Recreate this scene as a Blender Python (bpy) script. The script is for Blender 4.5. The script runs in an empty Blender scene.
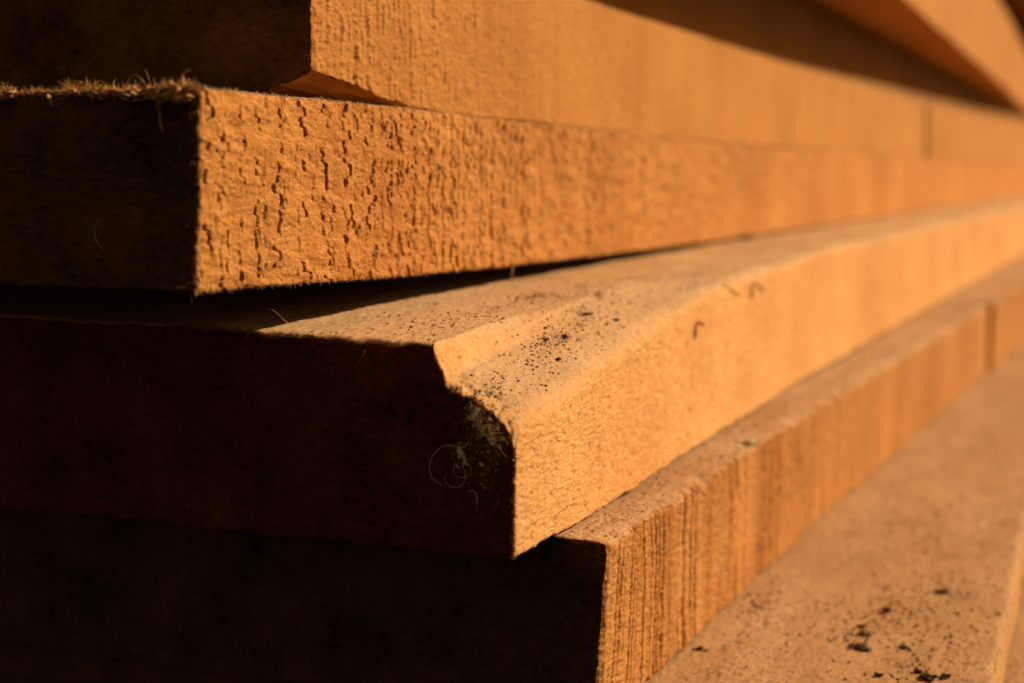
import bpy, math, random
import numpy as np
from mathutils import Vector, Quaternion

random.seed(11)
RNG = np.random.default_rng(7)
S = bpy.context.scene
C = S.collection

# ------------------------------------------------------------------ noise
def _hash(ix, iy, iz, seed):
    h = (ix.astype(np.uint32) * np.uint32(374761393)) ^ (iy.astype(np.uint32) * np.uint32(668265263)) \
        ^ (iz.astype(np.uint32) * np.uint32(2147483647 // 3 + 12345)) ^ np.uint32((seed * 2654435761) & 0xffffffff)
    h = (h ^ (h >> np.uint32(13))) * np.uint32(1274126177)
    h = (h ^ (h >> np.uint32(15))) * np.uint32(2246822519)
    h = h ^ (h >> np.uint32(16))
    return (h & np.uint32(0xffffff)).astype(np.float32) / np.float32(0xffffff)

def vn(x, y, z, seed=0):
    """value noise 0..1"""
    x = np.asarray(x, np.float32); y = np.asarray(y, np.float32); z = np.asarray(z, np.float32)
    x, y, z = np.broadcast_arrays(x, y, z)
    fx, fy, fz = np.floor(x), np.floor(y), np.floor(z)
    ix, iy, iz = fx.astype(np.int32), fy.astype(np.int32), fz.astype(np.int32)
    u, v, w = x - fx, y - fy, z - fz
    u = u * u * u * (u * (u * 6 - 15) + 10); v = v * v * v * (v * (v * 6 - 15) + 10); w = w * w * w * (w * (w * 6 - 15) + 10)
    r = np.zeros_like(u)
    for dx in (0, 1):
        for dy in (0, 1):
            for dz in (0, 1):
                r += (u if dx else 1 - u) * (v if dy else 1 - v) * (w if dz else 1 - w) * _hash(ix + dx, iy + dy, iz + dz, seed)
    return r

def fbm(x, y, z, seed=0, octv=3, gain=.5):
    s = 0; a = 1; t = 0
    for k in range(octv):
        s = s + a * vn(x * 2 ** k, y * 2 ** k, z * 2 ** k, seed + k * 17); t += a; a *= gain
    return s / t

def sm(e0, e1, x):
    t = np.clip((x - e0) / (e1 - e0), 0, 1)
    return t * t * (3 - 2 * t)

def curve(pts):
    ys = np.array([p[0] for p in pts]); vs = np.array([p[1] for p in pts])
    # smooth piecewise curve: pchip-like by averaging shifted linear interpolants
    def f(y):
        y = np.asarray(y, float); s = 0
        for k, w in ((-1, 1), (-.5, 2), (0, 3), (.5, 2), (1, 1)):
            s = s + w * np.interp(y + k * (.012 + .06 * np.clip(y - .3, 0, 1)), ys, vs)
        return s / 9
    return f

# ------------------------------------------------------------------ mesh helpers
def mesh_from(name, V, Q, mat, parent=None, loc=None, smooth=True):
    me = bpy.data.meshes.new(name)
    V = np.ascontiguousarray(V, np.float32)
    nv, nf = len(V), len(Q); k = Q.shape[1]
    me.vertices.add(nv); me.vertices.foreach_set('co', V.ravel())
    me.loops.add(nf * k); me.loops.foreach_set('vertex_index', np.ascontiguousarray(Q, np.int32).ravel())
    me.polygons.add(nf); me.polygons.foreach_set('loop_start', np.arange(0, nf * k, k, dtype=np.int32))
    try: me.polygons.foreach_set('loop_total', np.full(nf, k, np.int32))
    except Exception: pass
    me.polygons.foreach_set('use_smooth', np.full(nf, smooth, bool))
    me.update(calc_edges=True); me.validate()
    o = bpy.data.objects.new(name, me); C.objects.link(o)
    me.materials.append(mat)
    if loc is not None: o.location = loc
    if parent is not None: o.parent = parent
    return o

def quads(nu, nv, flip=False, off=0):
    i, j = np.meshgrid(np.arange(nu - 1), np.arange(nv - 1), indexing='ij')
    a = i * nv + j
    q = np.stack([a, a + nv, a + nv + 1, a + 1], -1).reshape(-1, 4) + off
    return q[:, ::-1] if flip else q

# ------------------------------------------------------------------ materials
def N(nt, t, **kw):
    n = nt.nodes.new(t)
    for k, v in kw.items():
        if k.startswith('_'): setattr(n, k[1:], v)
        else:
            n.inputs[k.replace('__', ' ')].default_value = v
    return n

def new_mat(name):
    m = bpy.data.materials.new(name); m.use_nodes = True
    nt = m.node_tree; nt.nodes.clear()
    out = nt.nodes.new('ShaderNodeOutputMaterial'); b = nt.nodes.new('ShaderNodeBsdfPrincipled')
    nt.links.new(b.outputs[0], out.inputs[0])
    b.inputs['Specular IOR Level'].default_value = .12
    return m, nt, b

def ramp(nt, fac, pts):
    r = nt.nodes.new('ShaderNodeValToRGB')
    el = r.color_ramp.elements
    while len(el) < len(pts): el.new(.5)
    for e, (p, c) in zip(el, pts): e.position = p; e.color = (*c, 1) if len(c) == 3 else c
    nt.links.new(fac, r.inputs[0]); return r.outputs[0]

def noise(nt, scale, vec=(1, 1, 1), detail=3, rough=.55, off=(0, 0, 0), coord=None):
    mp = nt.nodes.new('ShaderNodeMapping'); mp.inputs['Scale'].default_value = vec; mp.inputs['Location'].default_value = off
    nt.links.new(coord, mp.inputs[0])
    n = nt.nodes.new('ShaderNodeTexNoise'); n.inputs['Scale'].default_value = scale
    n.inputs['Detail'].default_value = detail; n.inputs['Roughness'].default_value = rough
    nt.links.new(mp.outputs[0], n.inputs[0]); return n.outputs['Fac']

def mix(nt, fac, a, b, mode='MIX'):
    m = nt.nodes.new('ShaderNodeMix'); m.data_type = 'RGBA'; m.blend_type = mode
    for s, v in ((m.inputs[0], fac), (m.inputs[6], a), (m.inputs[7], b)):
        if hasattr(v, 'links'): nt.links.new(v, s)
        elif isinstance(v, (int, float)): s.default_value = v
        else: s.default_value = (*v, 1)
    return m.outputs[2]

def math_(nt, op, a, b=None):
    m = nt.nodes.new('ShaderNodeMath'); m.operation = op
    for s, v in ((m.inputs[0], a), (m.inputs[1], b)):
        if v is None: continue
        if hasattr(v, 'links'): nt.links.new(v, s)
        else: s.default_value = v
    return m.outputs[0]

def wood(name, light, dark, dust=(.62, .375, .195), dust_amt=.85, streak=.6, bump=.5, seed=0.0, speck=.56):
    """rough sawn face: cross-grain saw streaks on the edge, settled dust on faces that look up"""
    m, nt, b = new_mat(name)
    tc = nt.nodes.new('ShaderNodeTexCoord').outputs['Object']
    o = (seed, seed * 1.7, seed * .6)
    big = noise(nt, 14, (1, 1, 1), 3, .5, o, tc)
    saw = noise(nt, 150, (1, 1, .10), 4, .6, o, tc)
    sawl = noise(nt, 40, (1, 1, .12), 3, .6, o, tc)
    fine = noise(nt, 2200, (.8, .4, .8), 3, .7, o, tc)
    mid = noise(nt, 420, (1, .45, .8), 3, .6, o, tc)
    f = math_(nt, 'ADD', math_(nt, 'MULTIPLY', big, .7), math_(nt, 'MULTIPLY', saw, streak * .55))
    f = math_(nt, 'ADD', f, math_(nt, 'MULTIPLY', sawl, streak * .55))
    f = math_(nt, 'ADD', f, math_(nt, 'MULTIPLY', fine, 1.0))
    f = math_(nt, 'ADD', f, math_(nt, 'MULTIPLY', mid, .6))
    tot = .7 + streak * 1.1 + 1.6
    f = math_(nt, 'DIVIDE', f, tot)
    col = ramp(nt, f, [(.40, dark), (.57, light)])
    # dirt specks
    sp = noise(nt, 900, (1, .45, 1), 2, .5, (seed + 3, 1, 2), tc)
    spm = ramp(nt, sp, [(.64, (0, 0, 0)), (.72, (1, 1, 1))])
    col = mix(nt, math_(nt, 'MULTIPLY', spm, .55), col, (.16, .055, .015))
    # dust on up facing
    g = nt.nodes.new('ShaderNodeNewGeometry')
    sx = nt.nodes.new('ShaderNodeSeparateXYZ'); nt.links.new(g.outputs['True Normal'], sx.inputs[0])
    upm = nt.nodes.new('ShaderNodeMapRange'); upm.interpolation_type = 'SMOOTHSTEP'
    nt.links.new(sx.outputs[2], upm.inputs[0])
    upm.inputs[1].default_value = .30; upm.inputs[2].default_value = .90
    patch = ramp(nt, noise(nt, 26, (1, .6, 1), 4, .6, (seed + 9, 4, 2), tc), [(.3, (.62, .62, .62)), (.6, (1, 1, 1))])
    dfac = math_(nt, 'MULTIPLY', math_(nt, 'MULTIPLY', upm.outputs[0], patch), dust_amt)
    dn = noise(nt, 1500, (1, .55, 1), 3, .7, (seed + 5, 1, 2), tc)
    dl = noise(nt, 70, (1, .4, 1), 4, .65, (seed + 8, 3, 2), tc)
    dk = ramp(nt, math_(nt, 'ADD', math_(nt, 'MULTIPLY', dn, .6), math_(nt, 'MULTIPLY', dl, .4)),
              [(.38, tuple(c * .55 for c in dust)), (.56, dust)])
    pt = ramp(nt, noise(nt, 38, (1, .45, 1), 5, .7, (seed + 2, 5, 1), tc), [(.44, (0, 0, 0)), (.62, (1, 1, 1))])
    dk = mix(nt, math_(nt, 'MULTIPLY', pt, .55), dk, tuple(c * k for c, k in zip(dust, (.60, .50, .40))))
    grit = ramp(nt, math_(nt, 'ADD', math_(nt, 'MULTIPLY', noise(nt, 800, (1, .8, 1), 2, .6, (seed, 7, 2), tc), .55),
                          math_(nt, 'MULTIPLY', dl, .45)), [(speck, (0, 0, 0)), (speck + .05, (1, 1, 1))])
    dk = mix(nt, math_(nt, 'MULTIPLY', grit, .7), dk, (.10, .045, .018))
    col = mix(nt, dfac, col, dk)
    nt.links.new(col, b.inputs['Base Color'])
    b.inputs['Roughness'].default_value = .85
    # micro relief
    hb = math_(nt, 'ADD', math_(nt, 'MULTIPLY', noise(nt, 2400, (1, .45, 1), 5, .75, o, tc), 1.0), math_(nt, 'MULTIPLY', noise(nt, 620, (1, .4, .8), 4, .6, o, tc), 1.0))
    bp = nt.nodes.new('ShaderNodeBump'); bp.inputs['Strength'].default_value = bump; bp.inputs['Distance'].default_value = .0009
    nt.links.new(hb, bp.inputs['Height']); nt.links.new(bp.outputs[0], b.inputs['Normal'])
    return m

def end_mat(name, a, b_, seed=0.0):
    m, nt, b = new_mat(name)
    tc = nt.nodes.new('ShaderNodeTexCoord').outputs['Object']
    n1 = noise(nt, 45, (1, 1, 1), 4, .6, (seed, 1, 3), tc)
    n2 = noise(nt, 700, (.5, 1, 1), 5, .75, (seed, 2, 3), tc)
    f = math_(nt, 'ADD', math_(nt, 'MULTIPLY', n1, .5), math_(nt, 'MULTIPLY', n2, .5))
    nt.links.new(ramp(nt, f, [(.36, a), (.68, b_)]), b.inputs['Base Color'])
    b.inputs['Roughness'].default_value = .95
    bp = nt.nodes.new('ShaderNodeBump'); bp.inputs['Strength'].default_value = .7; bp.inputs['Distance'].default_value = .0008
    nt.links.new(n2, bp.inputs['Height']); nt.links.new(bp.outputs[0], b.inputs['Normal'])
    return m

def plain(name, a, b_, scale=1500, rough=.9):
    m, nt, b = new_mat(name)
    tc = nt.nodes.new('ShaderNodeTexCoord').outputs['Object']
    nt.links.new(ramp(nt, noise(nt, scale, (1, 1, 1), 3, .6, (0, 0, 0), tc), [(.38, a), (.62, b_)]), b.inputs['Base Color'])
    b.inputs['Roughness'].default_value = rough
    return m

M_P1 = wood('sawn_wood_amber', (.61, .262, .060), (.42, .155, .030), streak=.8, seed=1, bump=.45)
M_P2 = wood('sawn_wood_orange', (.68, .285, .066), (.42, .142, .027), streak=.5, seed=2, bump=.55)
M_P3 = wood('sawn_wood_golden', (.78, .405, .138), (.58, .245, .066), streak=.15, seed=3, bump=.26, speck=.60)
M_P4 = wood('sawn_wood_russet', (.60, .258, .066), (.32, .105, .020), streak=1.0, seed=4, bump=.40)
M_P5 = wood('sawn_wood_dusty', (.60, .31, .11), (.44, .20, .06), dust_amt=.95, dust=(.60, .325, .150), streak=.5, seed=5, bump=.4, speck=.55)
M_P0 = wood('sawn_wood_copper', (.60, .25, .055), (.42, .15, .028), streak=.7, seed=7, bump=.3)
M_UP = wood('sawn_wood_shaded', (.40, .19, .05), (.28, .115, .026), streak=.7, seed=6, bump=.3)  # shade on the upper boards put into a darker wood colour
M_E = end_mat('end_grain_umber', (.030, .013, .004), (.34, .140, .034), 1)
M_E4 = end_mat('end_grain_dark', (.022, .010, .004), (.24, .100, .026), 4)  # darker tone of the same end grain
M_E3 = end_mat('end_grain_maroon', (.028, .007, .0025), (.32, .070, .016), 2)
M_FIB = plain('wood_fibre_pale', (.42, .17, .045), (.78, .42, .15), 500)
M_FIBD = plain('wood_fibre_brown', (.22, .09, .03), (.36, .16, .05))
M_FIBR = plain('wood_fibre_red', (.20, .045, .012), (.42, .12, .03))
M_CLOD = plain('dirt_dark', (.022, .013, .007), (.17, .085, .034), 700)
M_CRB = plain('crumb_brown', (.035, .018, .008), (.22, .11, .045), 1200)
M_GRIT = plain('dust_grit_mixed', (.16, .075, .028), (.40, .21, .09), 400)
M_GR5 = plain('dust_grit_brown', (.11, .052, .020), (.44, .22, .095), 250)
M_WEB = plain('lint_white', (.75, .58, .32), (.95, .80, .52), 700)
M_DUSTF = plain('dusty_fibre', (.60, .36, .18), (.85, .56, .32), 700)
M_LINT = plain('lint_pale', (.14, .08, .028), (.88, .58, .25), 600)

# ------------------------------------------------------------------ boards
def spacing_y(L, y0, res, pw=2.0):
    out = [0.0]
    while out[-1] < L:
        Y = y0 + out[-1]
        out.append(out[-1] + res * max(1, Y / .3) ** pw)
    out[-1] = L
    return np.array(out)

def spacing_a(W, wd, res):
    out = [0.0]; st = res
    while out[-1] < W:
        if out[-1] > wd: st *= 1.12
        out.append(out[-1] + min(st, .01))
    out[-1] = W
    return np.array(out)

def board(name, label, y0, L, xf, zb, zt, W, mat, emat, front=None, cut=None, res=.0003, wd=.02, tiltb=0., tiltt=0., resy=None, lean=0., drop=None, ta0=0.,
          seed=0, redge=.0006, top=None, cap=.00035, coarse_bottom=6, group='rough sawn boards in the stack', pw=2.0):
    """box whose faces are dense displaced grids. a = distance inward from the front edge, y along, t up"""
    ys = spacing_y(L, y0, resy or res * 1.5, pw); as_ = spacing_a(W, wd, res)
    H0 = float(zt(y0) - zb(y0)); nz = max(6, int(H0 / res)); ts = np.linspace(0, 1, nz)
    loc = Vector((float(xf(y0)), y0, float(zb(y0))))
    def surf(a, y, t):
        a, y, t = [np.asarray(v, np.float64) for v in np.broadcast_arrays(a, y, t)]
        Y = y0 + y
        H = zt(Y) - zb(Y)
        if drop is not None: H = H - drop(a, y)
        x = -a.copy(); z = t * H
        oF = a < 1e-9; oT = t > 1 - 1e-9; oB = t < 1e-9; oC = y < 1e-9; oE = y > L - 1e-9; oK = a > W - 1e-9
        zz = z
        # ragged rounded arrises
        rn = fbm(x * 420, y * 420, zz * 420, seed + 1, 3)
        rl = fbm(x * 60, y * 60, zz * 60, seed + 5, 2)
        r = redge * (.35 + 1.3 * np.clip(rn - .2, 0, 1) + 1.2 * np.clip(rl - .35, 0, 1))
        q = np.stack([x, y, z], -1)
        lo = np.stack([np.full_like(x, -W) + r, r, r], -1); hi = np.stack([-r, np.full_like(x, L) - r, H - r], -1)
        c = np.minimum(np.maximum(q, lo), hi); d = q - c
        ln = np.linalg.norm(d, axis=-1, keepdims=True)
        q = np.where(ln > 1e-12, c + d / np.maximum(ln, 1e-12) * r[..., None], q)
        x, yy, z = q[..., 0], q[..., 1], q[..., 2]
        x = x.copy(); yy = yy.copy(); z = z.copy()
        if front is not None:
            wF = np.where(oF, 1., np.clip(1 - a / .005, 0, 1) ** 2); k_ = wF > 0
            if k_.any(): x[k_] += wF[k_] * front(Y[k_], zz[k_], H[k_])
        if oT.any():
            aT, yT = a[oT], Y[oT]
            dz = .00042 * (fbm(aT * 900, yT * 550, 0, seed + 31, 3, .7) - .5) + .0006 * (fbm(aT * 70, yT * 40, 0, seed + 33, 2) - .5)
            if top is not None: dz = dz + top(aT, yT)
            z[oT] += dz
        if oB.any():
            z[oB] += .0003 * (fbm(a[oB] * 300, Y[oB] * 120, 0, seed + 41, 2) - .5)
        wC = np.where(oC, 1., np.clip(1 - y / .004, 0, 1) ** 2); k_ = wC > 0
        if k_.any():
            f1 = fbm(a[k_] * 700, zz[k_] * 700, 0, seed + 51, 4, .6) - .5
            f2 = fbm(a[k_] * 90, zz[k_] * 60, 0, seed + 53, 2) - .5
            yy[k_] += wC[k_] * (cap * 2.2 * f1 + .0012 * f2)
        if cut is not None: x, yy, z = cut(x, yy, z, Y, H)
        X = x + xf(Y) - lean * np.clip(H - z, 0, 1) * (1 - sm(0, .05, y)); at = np.clip(a - ta0, 0, None); Z = z + zb(Y) - tiltb * at + (tiltt + tiltb) * at * t
        return np.stack([X - loc.x, yy, Z - loc.z], -1).astype(np.float32)
    k = coarse_bottom
    def sub(arr, k):
        s = arr[::k]
        return s if s[-1] == arr[-1] else np.append(s, arr[-1])
    V = []; Q = []; off = 0
    def add(a, y, t, nu, nv, flip):
        nonlocal off
        V.append(surf(a, y, t).reshape(-1, 3)); Q.append(quads(nu, nv, flip, off)); off += nu * nv
    n = len
    add(0 * ys[:, None], ys[:, None], ts[None, :], n(ys), nz, False)                   # front edge
    add(as_[:, None], ys[None, :], 1.0, n(as_), n(ys), True)                            # top
    ab, yb = sub(as_, k), sub(ys, k)
    add(ab[:, None], yb[None, :], 0.0, n(ab), n(yb), False)                             # bottom
    tb = sub(ts, 8)
    add(W + 0 * yb[:, None], yb[:, None], tb[None, :], n(yb), n(tb), True)              # back
    add(ab[:, None], L, tb[None, :], n(ab), n(tb), True)                                # far end
    body = mesh_from(name, np.concatenate(V), np.concatenate(Q), mat, None, loc)
    SURF[body.name] = (surf, loc, W, L)
    body['label'] = label; body['category'] = 'board'; body['group'] = group
    capv = surf(as_[:, None], 0.0, ts[None, :]).reshape(-1, 3)
    e = mesh_from('end_grain', capv, quads(n(as_), nz, False), emat, body)
    return body

SURF = {}
def const(v): return lambda y: np.asarray(y, float) * 0 + v

# --- front relief functions (metres, along +X), arguments world Y, height z, thickness H
def far_fade(Y, a=.5, b=1.1): return 1 - sm(a, b, Y)

def burrs(Y, z, P, jit, A, thr, sd, p=2.5):
    """saw-tooth steps across the edge, torn and interrupted: each falls abruptly towards the near end"""
    wob = (fbm(z * 300, Y * 70, 0, sd, 3, .6) - .5) * jit + (vn(Y * 40, 0 * z, 0, sd + 1) - .5) * P * 1.6
    u = (Y + wob) / P; i = np.floor(u); fr = u - i
    run = vn(z * 260, i * 7.31, 0, sd + 2) * .55 + vn(z * 900, i * 3.17, Y * 150, sd + 3) * .45
    return A * (1 - fr) ** p * sm(thr, thr + .14, run) * (.5 + .9 * vn(z * 120, i * 5.1, 0, sd + 4))

def tears(Y, z, P, jit, A, thr, sd, w=.0010, cell=430):
    """rows of short torn cracks with a small lip, staggered in blocks down the edge"""
    zc = z * cell + 2.2 * vn(Y * 50, z * 60, 0, sd + 7); ic = np.floor(zc); fc = sm(.72, 1., zc - ic)
    blk = vn(ic * 3.37 + .5, np.floor(Y / P * .9) * 1.9, 0, sd) * (1 - fc) + vn((ic + 1) * 3.37 + .5, np.floor(Y / P * .9) * 1.9, 0, sd) * fc
    wob = (blk - .5) * jit + (vn(Y * 35, 0 * z, 0, sd + 1) - .5) * P * 1.4 + (fbm(z * 900, Y * 200, 0, sd + 2, 2) - .5) * .0009
    u = (Y + wob) / P; i = np.floor(u); fr = (u - i) * P
    run = vn(z * 300, i * 7.31, 0, sd + 3) * .6 + vn(z * 900, i * 3.17, Y * 120, sd + 4) * .4
    m = sm(thr, thr + .10, run)
    crack = sm(0, .0003, fr) * (1 - sm(w * .55, w, fr)) 
    lip = np.exp(-np.clip(fr - w, 0, 1) / .0014) * (fr > w * .5)
    return m * (-A * crack + .35 * A * lip)

def relief_pitted(Y, z, H):
    g = sm(.27, .33, Y); far = sm(.60, 1.1, Y)
    b = tears(Y, z, .0094, .0060, .00085, .43, 3) + tears(Y, z, .0063, .0036, .0008, .46, 103, .0009, 520) * (.45 + .55 * g) \
        + tears(Y, z, .0041, .0020, .0006, .42, 203, .0009, 380) * g
    q = fbm(Y * 140, z * 330, 0, 19, 3, .55) * 6
    q = (np.floor(q) + sm(.32, .68, q - np.floor(q))) / 6     # torn flakes with small ledges
    rough = fbm(Y * 520, z * 1150, 0, 24, 3, .75) - .5
    return (1 - .5 * far) * (b + .0010 * (q - .5)) + .00034 * rough + .0010 * (vn(Y * 25, z * 30, 0, 23) - .5)

def relief_grooved(Y, z, H):
    wob = (vn(z * 70, Y * 60, 0, 33) - .5) * .0022 + (vn(z * 400, Y * 200, 0, 34) - .5) * .0007
    g1 = vn((Y + wob) * 900, z * 8, 0, 35)
    g2 = vn((Y + wob) * 430, z * 7, 0, 137)
    brk = .45 + .75 * fbm(Y * 120, z * 260, 0, 39, 3)
    long_ = sm(.25, .55, vn(Y * 90, z * 45, 0, 40))
    d = -sm(.56, .82, 1 - g1) * brk * long_ - .7 * sm(.68, .88, 1 - g2) * brk
    amp = (1 - .45 * sm(.42, .6, Y)) * (.55 + .8 * vn(Y * 70, z * 20, 0, 44))
    return .00085 * d * amp + .0007 * (fbm(Y * 450, z * 1000, 0, 41, 3, .7) - .5) + .0008 * (vn(Y * 45, z * 10, 0, 43) - .5)

def relief_fluted(Y, z, H):
    n = 1 - .75 * sm(.33, .44, Y)
    b = burrs(Y, z, .0058, .0026, .0004, .46, 51) + burrs(Y, z, .0027, .0014, .00042, .42, 151)
    return n * b + .00045 * (fbm(Y * 500, z * 1100, 0, 59, 3, .75) - .5) + .0008 * (vn(Y * 40, z * 20, 0, 61) - .5)

def relief_smooth(Y, z, H):
    pit = fbm(Y * 300, z * 700, 0, 71, 3)
    return -.00022 * sm(.66, .76, pit) + .00036 * (fbm(Y * 450, z * 1300, 0, 73, 3, .75) - .5) + .0010 * (fbm(Y * 35, z * 50, 0, 75, 2) - .5)

def plane_cut(x, y, z, pts, amp=.0002, seed=5):
    """flatten everything outside the plane through three local points (a broken corner)"""
    p0, p1, p2 = [np.array(p, float) for p in pts]
    n = np.cross(p1 - p0, p2 - p0); n /= np.linalg.norm(n)
    ref = np.array((-.05, .1, .02)) - p0
    if n @ ref > 0: n = -n
    d = (x - p0[0]) * n[0] + (y - p0[1]) * n[1] + (z - p0[2]) * n[2]
    d = d + amp * 2 * (fbm(x * 500, y * 120, z * 500, seed, 3) - .5)
    d = np.clip(d, 0, None)
    return x - d * n[0], y - d * n[1], z - d * n[2]

# P2 -------------------------------------------------
zb2 = curve([(.2, -.0231), (.23, -.0233), (.264, -.024), (.31, -.0255), (.38, -.0268), (.55, -.0283), (.8, -.0290), (1.2, -.0292), (3, -.0305)])
zt2 = curve([(.2, .0173), (.31, .0170), (.38, .0160), (.55, .0143), (.72, .0141), (1.25, .0149), (3, .0155)])
# P3
xf3 = curve([(.2, -.1196), (.2646, -.1192), (.31, -.1182), (.39, -.1200), (.55, -.1225), (.78, -.1204), (1.53, -.1135), (3, -.100)])
zb3 = curve([(.2, -.0815), (3, -.0815)])
zt3 = curve([(.2, -.0368), (.265, -.0360), (.31, -.0343), (.4, -.0325), (.6, -.0305), (.9, -.0303), (1.4, -.0306), (3, -.0314)])
# P4
xf4 = curve([(.2, -.1075), (.38, -.1070), (.5, -.1045), (.62, -.1000), (.8, -.0935), (.95, -.0890), (1.1, -.0850), (3, -.042)])
zt4 = const(-.0822); zb4 = const(-.1262)

def cut_p1(x, y, z, Y, H):
    # wane: lower near corner broken away. local origin (front edge, near end, bottom)
    return plane_cut(x, y, z, [(0, 0, .0068), (-.0185, 0, 0), (0, .046, 0)], .0009, 81)

b1 = board('sawn_board', 'amber sawn board with broken lower corner, resting on the deeply pitted board', .2745, .957, const(-.1733),
           lambda y: zt2(y) + .0003, curve([(.2, .0584), (.72, .0578), (1.1, .0586), (1.3, .0592), (3, .06)]), .20, M_P1, M_E,
           relief_fluted, cut_p1, wd=.012, seed=100, coarse_bottom=1)
b1f = board('sawn_board', 'blurred board end butting the amber board at a dark vertical joint, far right', 1.2365, 1.8, const(-.1712),
            lambda y: zt2(y) + .0003, curve([(1.1, .0575), (1.39, .0612), (2.24, .079), (3.1, .083)]), .20, M_P1, M_E,
            relief_fluted, None, res=.0009, seed=120)
b2 = board('sawn_board', 'orange board with deeply pitted saw marks, its frayed end nearest the camera at left', .2298, 2.9, const(-.1713), zb2, zt2, .20,
           M_P2, M_E, relief_pitted, None, wd=.012, seed=200, redge=.0009, res=.00024, resy=.0003, lean=.045, tiltt=.006, tiltb=.006, cap=.0006)

def drop_p3(a, y):
    """chipped upper corner: a step, then a floor falling towards the front edge, and a worn arris further on"""
    wob = .0012 * (fbm(y * 70, 0, a * 20, 91, 2) - .5)
    ridge = .0188 + .05 * np.clip(y, 0, 1) + wob
    inside = ridge - a
    yy = np.clip(y, 0, 1)
    front_drop = np.interp(yy, [0, .052, .107, .157, .22, .32], [.0158, .0116, .0046, .0018, .0006, 0])
    step = np.interp(yy, [0, .04, .075, .1], [.0072, .0040, .0010, 0])
    wall = sm(-.0006, .0032 + .07 * np.clip(y, 0, .08), inside) * step
    fl = np.clip((inside - .003) / np.maximum(ridge - .003, 1e-4), 0, 1)
    rag = (.0036 * (fbm(a * 420, y * 260, 0, 93, 4, .7) - .25)) * sm(-.002, .002, inside) * (1 - sm(.0, .012, y))
    d = wall + fl * np.clip(front_drop - step, 0, 1) + rag
    d = np.where(inside > 0, np.clip(d, 0, 1), 0)
    # chatter streaks left on the step
    d = d + .00035 * sm(0, .003, inside) * (1 - sm(.006, .010, inside)) * (fbm(a * 900, y * 60, 0, 94, 2) - .5) * (1 - sm(.06, .1, y))
    wr = .0035 + .004 * sm(.1, .5, y) + .003 * fbm(y * 60, 0, 0, 98, 3)
    d = d + (.0016 + .0008 * fbm(y * 130, 0, 0, 92, 3)) * np.clip(1 - a / wr, 0, 1) ** 2
    return d + .0010 * np.clip(1 - y / .0035, 0, 1) ** 2 * fbm(a * 300, 0, 0, 95, 2)

b3 = board('sawn_board', 'golden board with a chipped upper corner and lint on its dark end, centre of picture', .2646, 2.8, xf3, zb3, zt3, .20,
           M_P3, M_E3, relief_smooth, None, drop=drop_p3, wd=.085, res=.00028, resy=.0004, seed=300, tiltb=.0165, tiltt=.0125, redge=.0011, cap=.0005,
           top=lambda a, y: .00025 * (fbm(a * 260, y * 60, 0, 99, 3) - .5))

def drop_p4(a, y):
    n = fbm(y * 130, a * 90, 0, 191, 3, .6)
    w_ = .003 + .007 * fbm(y * 45, 0, 0, 193, 2)
    return (.0004 + .0042 * np.clip(n - .38, 0, 1)) * np.clip(1 - a / w_, 0, 1) ** 1.3

b4 = board('sawn_board', 'russet board with fine vertical grooves under the chipped golden board', .2905, .655, xf4, zb4, zt4, .20,
           M_P4, M_E4, relief_grooved, None, drop=drop_p4, wd=.022, seed=400, res=.00024, resy=.0004, lean=.055, tiltb=.033, tiltt=-.0175, redge=.0013)
b4f = board('sawn_board', 'blurred board beyond the dark vertical joint, right of the russet grooved board', .9495, 2.1, lambda y: xf4(y) + .0025, zb4,
            lambda y: zt4(y) + .0003, .20, M_P4, M_E, relief_grooved, None, res=.0009, seed=420, tiltb=.033, tiltt=-.0175)

b5 = board('sawn_board', 'wide dusty board strewn with dark dirt crumbs, at bottom right', .2955, 2.8,
           curve([(.2, -.0245), (.355, -.0288), (.48, -.0328), (.52, -.0342), (1, -.040), (3, -.05)]), const(-.1440), const(-.1268), .28,
           M_P5, M_E4, relief_smooth, None, wd=.085, seed=500, ta0=.078, tiltb=.033, tiltt=-.033, redge=.0028, res=.00036,
           top=lambda a, y: .0006 * (fbm(a * 110, y * 60, 0, 510, 3) - .5))
b6 = board('sawn_board', 'brown board showing only as a sliver in the bottom right corner', .29, 2.8, const(.004), const(-.186), const(-.1446), .32,
           M_P5, M_E, relief_smooth, None, seed=600, res=.0008, tiltb=.033, tiltt=-.033)
# upper boards
zb0 = curve([(.2, .1035), (1.1, .1030), (1.6, .1010), (2.3, .0975), (3.2, .095)])
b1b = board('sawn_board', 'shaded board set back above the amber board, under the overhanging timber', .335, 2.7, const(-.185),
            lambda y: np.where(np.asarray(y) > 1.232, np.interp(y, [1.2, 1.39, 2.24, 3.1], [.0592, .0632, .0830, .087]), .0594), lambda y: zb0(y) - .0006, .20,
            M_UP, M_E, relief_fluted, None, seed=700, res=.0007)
b0 = board('timber', 'thick overhanging timber with sunlit edge and dark underside, top right', .48, 2.6,
           curve([(.2, -.121), (.86, -.1360), (1.09, -.1420), (1.5, -.1505), (1.75, -.1560), (2.12, -.1690), (3.2, -.200)]), zb0, lambda y: zb0(y) + .0825, .22,
           M_P0, M_E, relief_smooth, None, seed=800, res=.0007, coarse_bottom=2, redge=.0012)
b8 = board('sawn_board', 'board added and set back on the thick timber to make the top right corner dark', .5, 2.6, const(-.185), lambda y: zb0(y) + .0830, const(.2195), .20,
           M_UP, M_E, relief_smooth, None, seed=900, res=.0012)  # added filler board, recessed so the corner stays dark
b9 = board('sawn_board', 'out-of-view board added overhead to cast shade on the top right corner', .5, 2.6, const(-.125), const(.220), const(.260), .24,
           M_UP, M_E, relief_smooth, None, seed=950, res=.0012)  # added overhang, keeps sun off the recessed board below
b0['category'] = 'timber'

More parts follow.
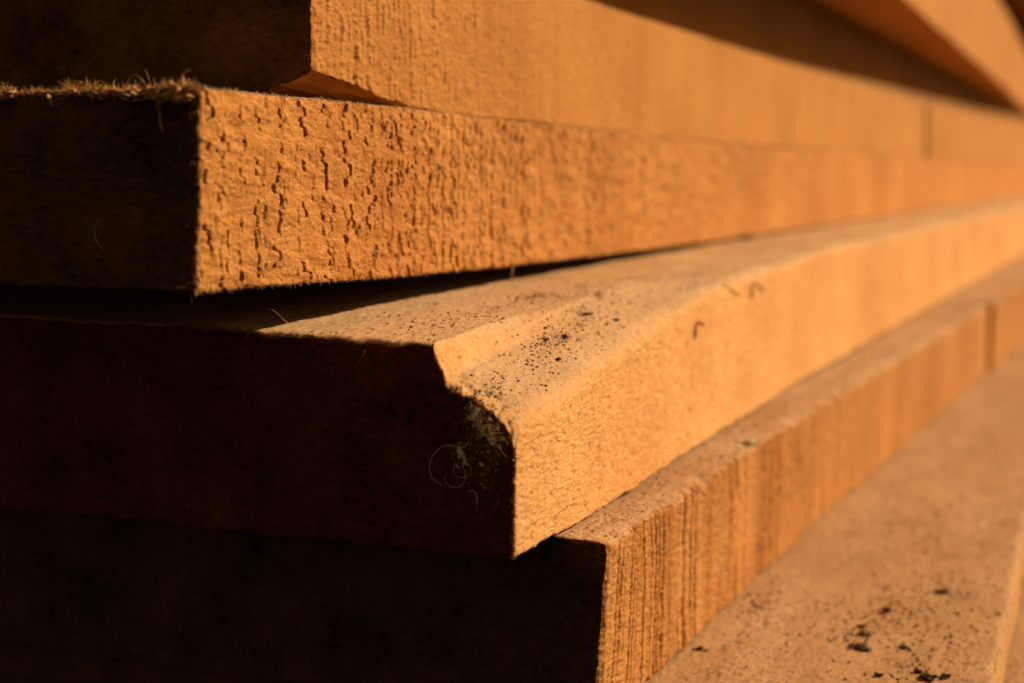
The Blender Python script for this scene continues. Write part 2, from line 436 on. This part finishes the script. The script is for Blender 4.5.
bpy.context.view_layer.update()
dg = bpy.context.evaluated_depsgraph_get()
def drop_to(x, y, z=.0, dz=-1):
    hit, p, n, i, o, m = S.ray_cast(dg, Vector((x, y, z)), Vector((0, 0, dz)), distance=.4)
    return (p, n) if hit else (None, None)

# ------------------------------------------------------------------ crumbs, grit
def ico():
    t = (1 + 5 ** .5) / 2
    v = np.array([(-1, t, 0), (1, t, 0), (-1, -t, 0), (1, -t, 0), (0, -1, t), (0, 1, t), (0, -1, -t), (0, 1, -t), (t, 0, -1), (t, 0, 1), (-t, 0, -1), (-t, 0, 1)], float)
    v /= np.linalg.norm(v[0])
    f = [(0, 11, 5), (0, 5, 1), (0, 1, 7), (0, 7, 10), (0, 10, 11), (1, 5, 9), (5, 11, 4), (11, 10, 2), (10, 7, 6), (7, 1, 8), (3, 9, 4), (3, 4, 2), (3, 2, 6), (3, 6, 8), (3, 8, 9), (4, 9, 5), (2, 4, 11), (6, 2, 10), (8, 6, 7), (9, 8, 1)]
    return v, f
ICO = ico()
def subdiv(v, f, k=1):
    for _ in range(k):
        v = list(map(tuple, v)); cache = {}; nf = []
        def mid(a, b):
            key = (min(a, b), max(a, b))
            if key not in cache:
                p = np.array(v[a]) + np.array(v[b]); p /= np.linalg.norm(p); v.append(tuple(p)); cache[key] = len(v) - 1
            return cache[key]
        for a, b, c in f:
            x, y, z = mid(a, b), mid(b, c), mid(c, a)
            nf += [(a, x, z), (b, y, x), (c, z, y), (x, y, z)]
        v, f = np.array(v), nf
    return v, f
ICO3 = subdiv(*ICO, 2)

def clod(label, x, y, s, sx=1., sz=.6, seed=0, group='dark dirt crumbs on the dusty board', mat=None):
    p, n = drop_to(x, y)
    if p is None: return
    v0, f0 = ICO3; v0 = np.array(v0); f0 = np.array(f0); VV = []; FF = []
    rs = np.random.default_rng(seed + 50); n = 9
    for k in range(n):
        c = rs.normal(size=3) * np.array((.42 * sx, .42, .12)) * s if k else np.zeros(3)
        ss = s * (.62 if k == 0 else .16 + .34 * rs.random())
        q = seed * 3.1 + k * 5.7
        r = .15 + 1.25 * fbm(v0[:, 0] * 1.9 + q, v0[:, 1] * 1.9, v0[:, 2] * 1.9, 600 + seed, 4, .75) + .8 * (fbm(v0[:, 0] * 5, v0[:, 1] * 5 + q, v0[:, 2] * 5, 640, 3, .75) - .5)
        vv = v0 * r[:, None] * np.array((1 + .5 * (sx - 1), 1, sz)) * ss + c
        vv[:, 2] = np.maximum(vv[:, 2], -s * sz * .45)
        VV.append(vv); FF.append(f0 + k * len(v0))
    v = np.concatenate(VV); f = np.concatenate(FF)
    o = mesh_from('dirt_crumb', v, f, mat or M_CLOD, None, p + Vector((0, 0, s * sz * .40)), smooth=False)
    o.rotation_euler = (0, 0, seed * 1.3 % 6)
    o['label'] = label; o['category'] = 'crumb'; o['group'] = group
    return o

def grit(name, n, fx, smin, smax, mat, label, cat, zmax=0):
    v0, f0 = ICO; f0 = np.array(f0)
    V = []; F = []; k = 0
    for i in range(n):
        x, y = fx(i)
        p, nn = drop_to(x, y, zmax)
        if p is None: continue
        s = smin * (smax / smin) ** (random.random() ** 2.2) * max(1, (y / .32)) ** .4
        vv = v0 * (s * (.6 + .8 * RNG.random((12, 1)))) * np.array((1, 1, .6))
        q = np.array(Quaternion((0, 0, 1), random.random() * 6.3).to_matrix())
        V.append(vv @ q.T + np.array(p) + (0, 0, s * .25)); F.append(f0 + 12 * k); k += 1
    o = mesh_from(name, np.concatenate(V), np.concatenate(F), mat, None, None, smooth=False)
    o['label'] = label; o['category'] = cat; o['kind'] = 'stuff'
    return o

# ------------------------------------------------------------------ fibres
def tube(P, r0, r1=None, k=4):
    P = np.array(P, float); n = len(P); r1 = r0 * .3 if r1 is None else r1
    V = []
    for i in range(n):
        t = P[min(i + 1, n - 1)] - P[max(i - 1, 0)]; t /= np.linalg.norm(t) + 1e-12
        u = np.cross(t, (0.3, .2, 1.)); u /= np.linalg.norm(u) + 1e-12; w = np.cross(t, u)
        r = r0 + (r1 - r0) * i / (n - 1)
        for j in range(k):
            A = 2 * math.pi * j / k; V.append(P[i] + r * (math.cos(A) * u + math.sin(A) * w))
    F = [(i * k + j, i * k + (j + 1) % k, (i + 1) * k + (j + 1) % k, (i + 1) * k + j) for i in range(n - 1) for j in range(k)]
    return np.array(V), np.array(F)

def strand(p, d, L, curl, n=7):
    p = np.array(p, float); d = np.array(d, float); d /= np.linalg.norm(d); P = [p]
    ax = RNG.normal(size=3); ax /= np.linalg.norm(ax)
    for i in range(n - 1):
        d = d + curl * np.cross(ax, d) / n * 3 + RNG.normal(size=3) * .12; d /= np.linalg.norm(d)
        P.append(P[-1] + d * L / (n - 1))
    return P

class Bundle:
    def __init__(s): s.V = []; s.F = []; s.k = 0
    def add(s, V, F): s.V.append(V); s.F.append(F + s.k); s.k += len(V)
    def build(s, name, mat, parent=None):
        V = np.concatenate(s.V)
        if parent is not None: V = V - np.array(parent.location)
        else:
            pass
        return mesh_from(name, V, np.concatenate(s.F), mat, parent)


def root_on(o, a, y, t):
    surf, loc, W, L = SURF[o.name]
    return surf(np.array([a]), np.array([y]), np.array([t]))[0].astype(float) + np.array(loc)

def hairs(o, n, sampler, dvec, spread, L, r, mat, curl=.6, name='wood_fibre', npt=5):
    A = np.array([sampler() for _ in range(n)])
    surf, loc, W, LL = SURF[o.name]
    P = surf(A[:, 0], A[:, 1], A[:, 2]).astype(float) + np.array(loc)
    B = Bundle()
    for i in range(n):
        d = np.array(dvec) + RNG.normal(size=3) * spread
        ll = L * (.3 + 1.0 * random.random() ** 2)
        st = strand(P[i] - .1 * ll * d / (np.linalg.norm(d) + 1e-9), d, ll, curl * random.choice((-1, 1)), npt)
        B.add(*tube(st, r * (.6 + .8 * random.random()), r * .3, 3))
    f = B.build(name, mat, o); f['kind'] = 'stuff'
    return f
rr = random.random
# frayed near-end arrises
hairs(b2, 900, lambda: (0, .0004 * rr(), rr()), (.5, -.8, 0), .5, .0012, .00004, M_FIB)
hairs(b2, 2600, lambda: (.09 * rr(), 0, 1.0), (0, -.8, .2), .6, .0015, .00005, M_FIB)
hairs(b2, 1800, lambda: (.07 * rr(), 0, rr()), (-.35, -.35, -1), .35, .0038, .00005, M_FIBD, npt=6)
hairs(b2, 4500, lambda: (0, .6 * rr() ** 1.6, 1.0), (.6, -.3, .55), .6, .0008, .00005, M_DUSTF)
hairs(b2, 2200, lambda: (0, .5 * rr() ** 1.6, 0.0), (.3, -.2, -.8), .5, .0011, .00005, M_FIB)
hairs(b2, 5000, lambda: (0, .25 * rr() ** 1.3, rr()), (.5, -.3, -.2), .9, .0010, .000035, M_P2, npt=4)
hairs(b3, 1400, lambda: (0, .0006 * rr(), rr()), (.5, -.8, 0), .5, .0011, .00004, M_FIBD)
hairs(b3, 2600, lambda: (.09 * rr() ** .8, .0006 * rr(), 1.0), (0, -.9, .35), .5, .0014, .00004, M_FIBD)
hairs(b3, 3200, lambda: (.15 * rr(), 0, rr()), (-1, -.5, .15), .5, .0026, .00004, M_FIBR, npt=5)
hairs(b3, 1800, lambda: (0, .40 * rr() ** 1.3, rr()), (.22, -1, .1), .35, .0022, .00004, M_P3, npt=5)
hairs(b4, 500, lambda: (0, .0004 * rr(), rr()), (.5, -.8, 0), .5, .0010, .00004, M_FIB)
hairs(b4, 3500, lambda: (0, .30 * rr() ** 1.3, rr()), (.5, -.3, -.2), .9, .0009, .000035, M_P4, npt=4)
hairs(b1, 300, lambda: (0, .0004 * rr(), .2 + .8 * rr()), (.5, -.8, 0), .5, .0010, .00004, M_FIB)
hairs(b1, 3000, lambda: (0, .30 * rr() ** 1.3, rr()), (.5, -.3, -.2), .9, .0009, .000035, M_P1, npt=4)
# matted clumps along the top of the frayed end
B = Bundle(); V0, F0 = ICO3; V0 = np.array(V0); F0 = np.array(F0)
for i in range(190):
    a = .0005 + .078 * rr()
    if vn(a * 260, 0, 0, 801) + .25 * rr() < .44: continue
    big = .75 + .5 * max(0, math.sin(a * 230 + .6)) * max(0, math.sin(a * 97 + 1.2))
    s = (.0005 + .0011 * rr() ** 1.3) * big
    out = .0003 + .0036 * rr() * big
    P0 = root_on(b2, a, 0, 1.0) + np.array((0, -out, -.30 * out - .60 * out * rr() + .0006 * rr()))
    sd = int(rr() * 900)
    rad = .2 + 1.3 * fbm(V0[:, 0] * 2.2 + sd, V0[:, 1] * 2.2, V0[:, 2] * 2.2, sd, 4, .75)
    vv = V0 * rad[:, None] * np.array((2.1, 1.1, .42)) * s * (.4 + .8 * rr())
    th = RNG.normal() * .45 + .25
    vv = np.stack([vv[:, 0] * math.cos(th) - vv[:, 2] * math.sin(th), vv[:, 1], vv[:, 0] * math.sin(th) + vv[:, 2] * math.cos(th)], -1)
    B.add(vv + P0, F0)
f = B.build('frayed_clump', M_FIB, b2); f['kind'] = 'stuff'
B = Bundle()
for i in range(330):
    a = .0004 + .078 * rr()
    if vn(a * 420, 0, 0, 811) < .42: continue
    if rr() < .22: a = .0004 + .010 * rr()
    P0 = root_on(b2, a, 0, 1.0) + np.array((0, -.0003, -.0002))
    k_ = .6 + .8 * vn(a * 260, 0, 0, 801)
    d0 = np.array((RNG.normal() * 1.1, -.7 - .5 * rr(), RNG.normal() * .40 - .42))
    for q_ in range(15):
        st = strand(P0 + RNG.normal(size=3) * .00022, d0 + RNG.normal(size=3) * .28, (.0008 + .0024 * rr() ** 1.5) * k_, 1.1, 6)
        B.add(*tube(st, .00007 + .00006 * rr(), .00003, 4))
f = B.build('frayed_tuft', M_FIB, b2); f['kind'] = 'stuff'

def single(name, P, r0, r1, mat, label=None, cat=None, group=None, parent=None, k=6):
    P = np.array(P, float)
    # smooth the polyline
    for _ in range(2):
        Q_ = [P[0]]
        for a_, b_ in zip(P[:-1], P[1:]): Q_ += [a_ * .75 + b_ * .25, a_ * .25 + b_ * .75]
        P = np.array(Q_ + [P[-1]])
    V, F = tube(P, r0, r1, k)
    if parent is None:
        o = mesh_from(name, V - P[0], F, mat, None, Vector(P[0]))
        o['label'] = label; o['category'] = cat
        if group: o['group'] = group
    else:
        o = mesh_from(name, V - np.array(parent.location), F, mat, parent)
    return o
# curled fibres still attached to the frayed end
single('curled_fibre', [(-.1974, .2296, -.0090), (-.1972, .2275, -.0107), (-.1962, .2270, -.0132), (-.1945, .2268, -.0150), (-.1930, .2275, -.0158)], .00011, .00009, M_FIB, parent=b2)
single('curled_fibre', [(-.1900, .2300, .0172), (-.1880, .2290, .0196), (-.1862, .2290, .0202), (-.1845, .2290, .0190), (-.1838, .2292, .0176)], .00007, .00005, M_FIB, parent=b2)
single('curled_fibre', [(-.1985, .2300, .0172), (-.1972, .2290, .0190), (-.1955, .2290, .0194), (-.1938, .2290, .0184)], .00010, .00007, M_FIB, parent=b2)
single('curled_fibre', [(-.1745, .2302, .0172), (-.1750, .2288, .0190), (-.1742, .2286, .0203), (-.1728, .2288, .0206)], .00022, .00030, M_FIB, parent=b2)
single('curled_fibre', [(-.1835, .2302, .0172), (-.1832, .2290, .0198), (-.1838, .2290, .0210)], .00006, .00004, M_FIB, parent=b2)
single('curled_fibre', [(-.1800, .2285, .0140), (-.1792, .2270, .0110), (-.1785, .2272, .0085)], .00010, .00022, M_FIB, parent=b2)
# loose splinter
single('wood_splinter', [(-.1705, .378, -.0262), (-.1702, .377, -.0290), (-.1706, .378, -.0318)], .00030, .00012, M_FIB,
       'thin pale splinter hanging in the dark gap below the pitted board', 'splinter')
def on_front(y, z, out=.0003):
    hit, p_, n_, i_, o_, m_ = S.ray_cast(dg, Vector((-.08, y, z)), Vector((-1, 0, 0)), distance=.08)
    return (p_.x + out, y, z)
for lab, pts in (('brown splinter shaped like a caret at the upper edge of the golden board', [(.4650, -.0415), (.4660, -.0355), (.4830, -.0402)]),
                 ('short slanting brown splinter beside the caret-shaped one on the golden board', [(.4330, -.0345), (.4400, -.0370), (.4480, -.0392)]),
                 ('small hooked brown splinter, the nearest on the face of the golden board', [(.3975, -.0478), (.3990, -.0424), (.4080, -.0450)])):
    single('wood_splinter', [on_front(*q) for q in pts], .00042, .00018, M_FIBD, lab, 'splinter', 'brown splinters on the golden board')
single('loose_fibre', [(-.1752, .2660, -.0335), (-.1756, .2635, -.0318), (-.1772, .2630, -.0300), (-.1795, .2630, -.0296), (-.1815, .2635, -.0290)], .00008, .00004, M_FIB,
       'fine curled fibre standing at the pointed tip of sunlight on the golden board', 'fibre')
single('loose_fibre', [(-.1543, .2638, -.0378), (-.1540, .2625, -.0388), (-.1548, .2622, -.0398), (-.1556, .2630, -.0408)], .00011, .00007, M_FIB,
       'short bent pale fibre on the dark end of the golden board', 'fibre')

# lint caught on the corner of the golden board
lint = bpy.data.objects.new('lint_tuft', None); C.objects.link(lint); lint.location = (-.1268, .2640, -.0580)
lint['label'] = 'pale wispy lint caught on the chipped dark corner of the golden board'; lint['category'] = 'lint'
def flake(pts, w, mat, name='flake'):
    P = np.array(pts, float); n = len(P); V = []; F = []
    for i in range(n):
        ww = w * math.sin(math.pi * (i + .6) / (n + .2)) * (.7 + .6 * rr())
        t = P[min(i + 1, n - 1)] - P[max(i - 1, 0)]; t /= np.linalg.norm(t); u = np.cross(t, (0, 1, .2)); u /= np.linalg.norm(u)
        for k_, (du, dn) in enumerate(((-1, 0), (-.3, -.35), (.4, -.3), (1, .1), (.3, .15), (-.4, .1))):
            V.append(P[i] + u * ww * du + np.array((0, 1, 0)) * ww * dn)
    for i in range(n - 1):
        for k_ in range(6): F.append((i * 6 + k_, i * 6 + (k_ + 1) % 6, (i + 1) * 6 + (k_ + 1) % 6, (i + 1) * 6 + k_))
    for k_ in range(1, 5, 1): F.append((0, k_, k_ + 1, k_ + 1)); F.append(((n - 1) * 6, (n - 1) * 6 + k_ + 1, (n - 1) * 6 + k_, (n - 1) * 6 + k_))
    F = np.array([f if len(set(f)) == 4 else f for f in F])
    return mesh_from(name, np.array(V) - np.array(lint.location), F, mat, lint)
flake([(-.1310, .2628, -.0572), (-.1308, .2622, -.0578), (-.1302, .2618, -.0589), (-.1297, .2621, -.0593), (-.1292, .2617, -.0607), (-.1287, .2625, -.0612)], .0008, M_WEB)
flake([(-.1262, .2626, -.0604), (-.1256, .2622, -.0607), (-.1250, .2624, -.0610)], .0004, M_WEB)
flake([(-.1318, .2630, -.0613), (-.1314, .2627, -.0617), (-.1311, .2630, -.0621)], .0004, M_WEB)
single('curl', [(-.1312, .2630, -.0575), (-.1335, .2618, -.0568), (-.1360, .2615, -.0585), (-.1378, .2616, -.0615), (-.1372, .2618, -.0645), (-.1350, .2622, -.0660)], .00008, .00006, M_WEB, parent=lint)
for i in range(9):
    c0 = np.array((-.1292, .2624, -.0600)) + RNG.normal(size=3) * np.array((.0020, .0003, .0034))
    single('curl', strand(c0, RNG.normal(size=3) * np.array((1, .25, 1)) + (0, -.1, -.5), .003 + .005 * rr(), 1.3, 8), .00006 + .00005 * rr(), .00003, M_WEB, parent=lint)
B = Bundle()
for c0, n_, sp, LL in (((-.1262, .2630, -.0520), 90, .0012, .0030), ((-.1243, .2632, -.0545), 110, .0012, .0030), ((-.1285, .2632, -.0503), 60, .0011, .002), ((-.1262, .2630, -.0600), 90, .0022, .0024), ((-.1300, .2630, -.0595), 50, .0016, .003), ((-.1245, .2632, -.0650), 40, .0014, .002)):
    for i in range(n_):
        p0 = np.array(c0) + RNG.normal(size=3) * np.array((sp, .0003, sp))
        B.add(*tube(strand(p0, RNG.normal(size=3) * np.array((1, .4, 1)), LL * (.4 + rr()), 1.2, 8), .000035, .00002, 3))
B.build('tangle', M_LINT, lint)
B = Bundle()
for i in range(16):
    sd = int(rr() * 900); s = .0002 + .0005 * rr()
    c0 = ((-.1262, .2632, -.0518), (-.1243, .2634, -.0540))[i % 2]
    rad = .3 + 1.0 * fbm(V0[:, 0] * 1.8 + sd, V0[:, 1] * 1.8, V0[:, 2] * 1.8, sd, 4, .7)
    B.add(V0 * rad[:, None] * np.array((1.2, .5, 1.2)) * s + np.array(c0) + RNG.normal(size=3) * np.array((.0011, .0002, .0010)), F0)
for i in range(60):
    s = .00008 + .00022 * rr() ** 2
    c0 = np.array((-.1262, .2628, -.0590)) + RNG.normal(size=3) * np.array((.0026, .0003, .0042))
    B.add(V0 * (.5 + .8 * fbm(V0[:, 0] * 2 + i, V0[:, 1] * 2, V0[:, 2] * 2, i, 2))[:, None] * s + c0, F0)
B.build('fluff', M_LINT, lint)

# ------------------------------------------------------------------ crumbs that can be told apart

gd = 'dark dirt crumbs on the wide dusty board'
for lab, x, y, sz_, sx_, hz, sd in (
    ('largest flat oblong dark crumb on the wide dusty board', -.0645, .3713, .0030, 1.35, .42, 1),
    ('lumpy dark crumb cut by the bottom edge of the picture, on the dusty board', -.0450, .3550, .0030, 1.2, .5, 2),
    ('small dark clod stuck to the right of the lumpy crumb at the bottom edge', -.0408, .3580, .0017, 1., .7, 3),
    ('rounded dark crumb on the dusty board, above the largest oblong one', -.0638, .4072, .0021, 1., .62, 4),
    ('farthest dark triangular crumb on the dusty board, near its right edge', -.0511, .4336, .0025, 1.3, .42, 5),
    ('small flat dark crumb just right of the largest oblong crumb', -.0538, .3772, .0016, 1.3, .45, 6),
    ('little dark crumb left of the lumpy one, at the bottom edge', -.0566, .3517, .0013, 1., .7, 7),
    ('lone dark crumb at the foot of the russet grooved board', -.1040, .3533, .0019, 1.3, .5, 8),
    ('low brown crumb touching the far side of the largest oblong crumb', -.0660, .3830, .0016, 1.5, .45, 9),
    ('brown crumb among grit, topmost of the pair behind the oblong crumb', -.0672, .3905, .0013, 1.2, .6, 10)):
    clod(lab, x, y, sz_, sx_, hz, sd, gd)
gg = 'small dark crumbs on the golden board'
for lab, x, y, sz_, sx_, hz, sd in (
    ('roundest dark crumb on the golden board, right of its twin', -.1298, .3193, .0012, 1., .75, 21),
    ('dark crumb on the golden board, left of the roundest one', -.1315, .3118, .0012, 1.4, .55, 22),
    ('small dark crumb directly behind the twin crumbs on the golden board', -.1342, .3171, .0009, 1.5, .5, 23),
    ('wide low dark crumb farther back on the golden board', -.1330, .3425, .0015, 1.7, .45, 24),
    ('tiny dark crumb nearest the front edge of the golden board, in the chip', -.1254, .3046, .0009, 1., .7, 25),
    ('right-hand small brown crumb on the golden board near its sunlit arris', -.1269, .3482, .0011, 1.4, .5, 26),
    ('brown crumb on the golden board, just below the dark gap', -.1397, .3683, .0009, 1.6, .5, 27),
    ('dark crumb on the golden board at the far tip of the chip ridge', -.1517, .3510, .0009, 1.2, .6, 28),
    ('tiny dark crumb near the dark end of the golden board, left of the chip', -.1535, .2833, .0006, 1., .7, 29),
    ('tiny dark crumb on the chip floor of the golden board, close to its end', -.1295, .2701, .0005, 1.3, .6, 30)):
    clod(lab, x, y, sz_, sx_, hz, sd, gg, M_CRB)
clod('dark crumb wedged under the far edge of the pitted board', -.1690, .640, .0030, 2.2, .4, 31, gg)
for lab, x, y, sd, s_ in (('white fluffy crumb on the ledge of the russet board', -.1085, .4200, 41, .0026), ('second, fainter white crumb left of the fluffy one on the ledge', -.1100, .4120, 42, .0017)):
    o = clod(lab, x, y, s_, 1.4, .6, sd, 'white crumbs on the ledge', M_WEB)

# dust and grit
def clustered(cs, bx, share):
    def f(i):
        if rr() < share:
            cx, cy, sg = cs[i % len(cs)]
            return cx + RNG.normal() * sg * .6, cy + RNG.normal() * sg * 1.6
        return bx()
    return f
C3 = [(-.131, .315, .004), (-.134, .342, .005), (-.130, .330, .006), (-.128, .300, .005), (-.140, .366, .006), (-.152, .352, .006), (-.150, .300, .007), (-.128, .272, .003), (-.145, .42, .012)]
grit('sawdust', 3600, clustered(C3, lambda: (lambda y: (float(xf3(y)) - .002 - .06 * rr(), y))(.268 + .45 * rr() ** 1.5), .55), .00007, .00042, M_GRIT,
     'fine brown grit dusting the top of the golden board', 'sawdust')
grit('sawdust', 900, lambda i: ((lambda y: (float(xf4(y)) - .001 - .013 * rr() ** .6, y))(.292 + .4 * rr() ** 1.3)), .00008, .0004, M_GRIT,
     'fine brown grit on the narrow ledge of the russet board', 'sawdust', -.05)
C5 = [(-.066, .386, .006), (-.050, .358, .007), (-.060, .405, .009), (-.048, .385, .008), (-.062, .43, .012), (-.075, .395, .009), (-.055, .47, .014), (-.075, .50, .016), (-.100, .40, .006), (-.045, .43, .008)]
grit('sawdust', 4200, clustered(C5, lambda: (-.032 - .075 * rr(), .33 + .6 * rr() ** 1.4), .5), .00008, .00055, M_GR5,
     'fine brown grit scattered over the wide dusty board', 'sawdust', -.05)

# ------------------------------------------------------------------ camera, light
p = math.atan(166 / 1400.); yaw = math.radians(24.3)
cam = bpy.data.cameras.new('camera'); co = bpy.data.objects.new('camera', cam); C.objects.link(co); S.camera = co
co.rotation_euler = (math.pi / 2 - p, 0, yaw)
cam.sensor_width = 36; cam.lens = 1400 / 1024 * 36; cam.clip_start = .01; cam.clip_end = 50
cam.dof.use_dof = True; cam.dof.focus_distance = .318; cam.dof.aperture_fstop = 10; cam.dof.aperture_blades = 0

sdir = Vector((.62, .58, .525)).normalized()
el = math.asin(sdir.z); az = math.atan2(sdir.x, sdir.y)
sun = bpy.data.lights.new('sun', 'SUN'); so = bpy.data.objects.new('sun', sun); C.objects.link(so)
sun.energy = 5.0; sun.angle = math.radians(.5); sun.color = (1, .84, .62)
so.rotation_euler = (-sdir).to_track_quat('-Z', 'Y').to_euler()
w = bpy.data.worlds.new('World'); S.world = w; w.use_nodes = True
nt = w.node_tree; bg = nt.nodes['Background']
sky = nt.nodes.new('ShaderNodeTexSky'); sky.sky_type = 'NISHITA'; sky.sun_disc = False
sky.sun_elevation = el; sky.sun_rotation = az; sky.dust_density = 2.5
wb = nt.nodes.new('ShaderNodeMix'); wb.data_type = 'RGBA'; wb.blend_type = 'MULTIPLY'; wb.inputs[0].default_value = 1
wb.inputs[7].default_value = (1, .62, .30, 1)      # the photograph's warm white balance
nt.links.new(sky.outputs[0], wb.inputs[6]); nt.links.new(wb.outputs[2], bg.inputs[0]); bg.inputs[1].default_value = .05
S.view_settings.view_transform = 'Standard'; S.view_settings.look = 'None'; S.view_settings.gamma = 1
S.view_settings.exposure = .14
S.cycles.max_bounces = 4; S.cycles.diffuse_bounces = 1
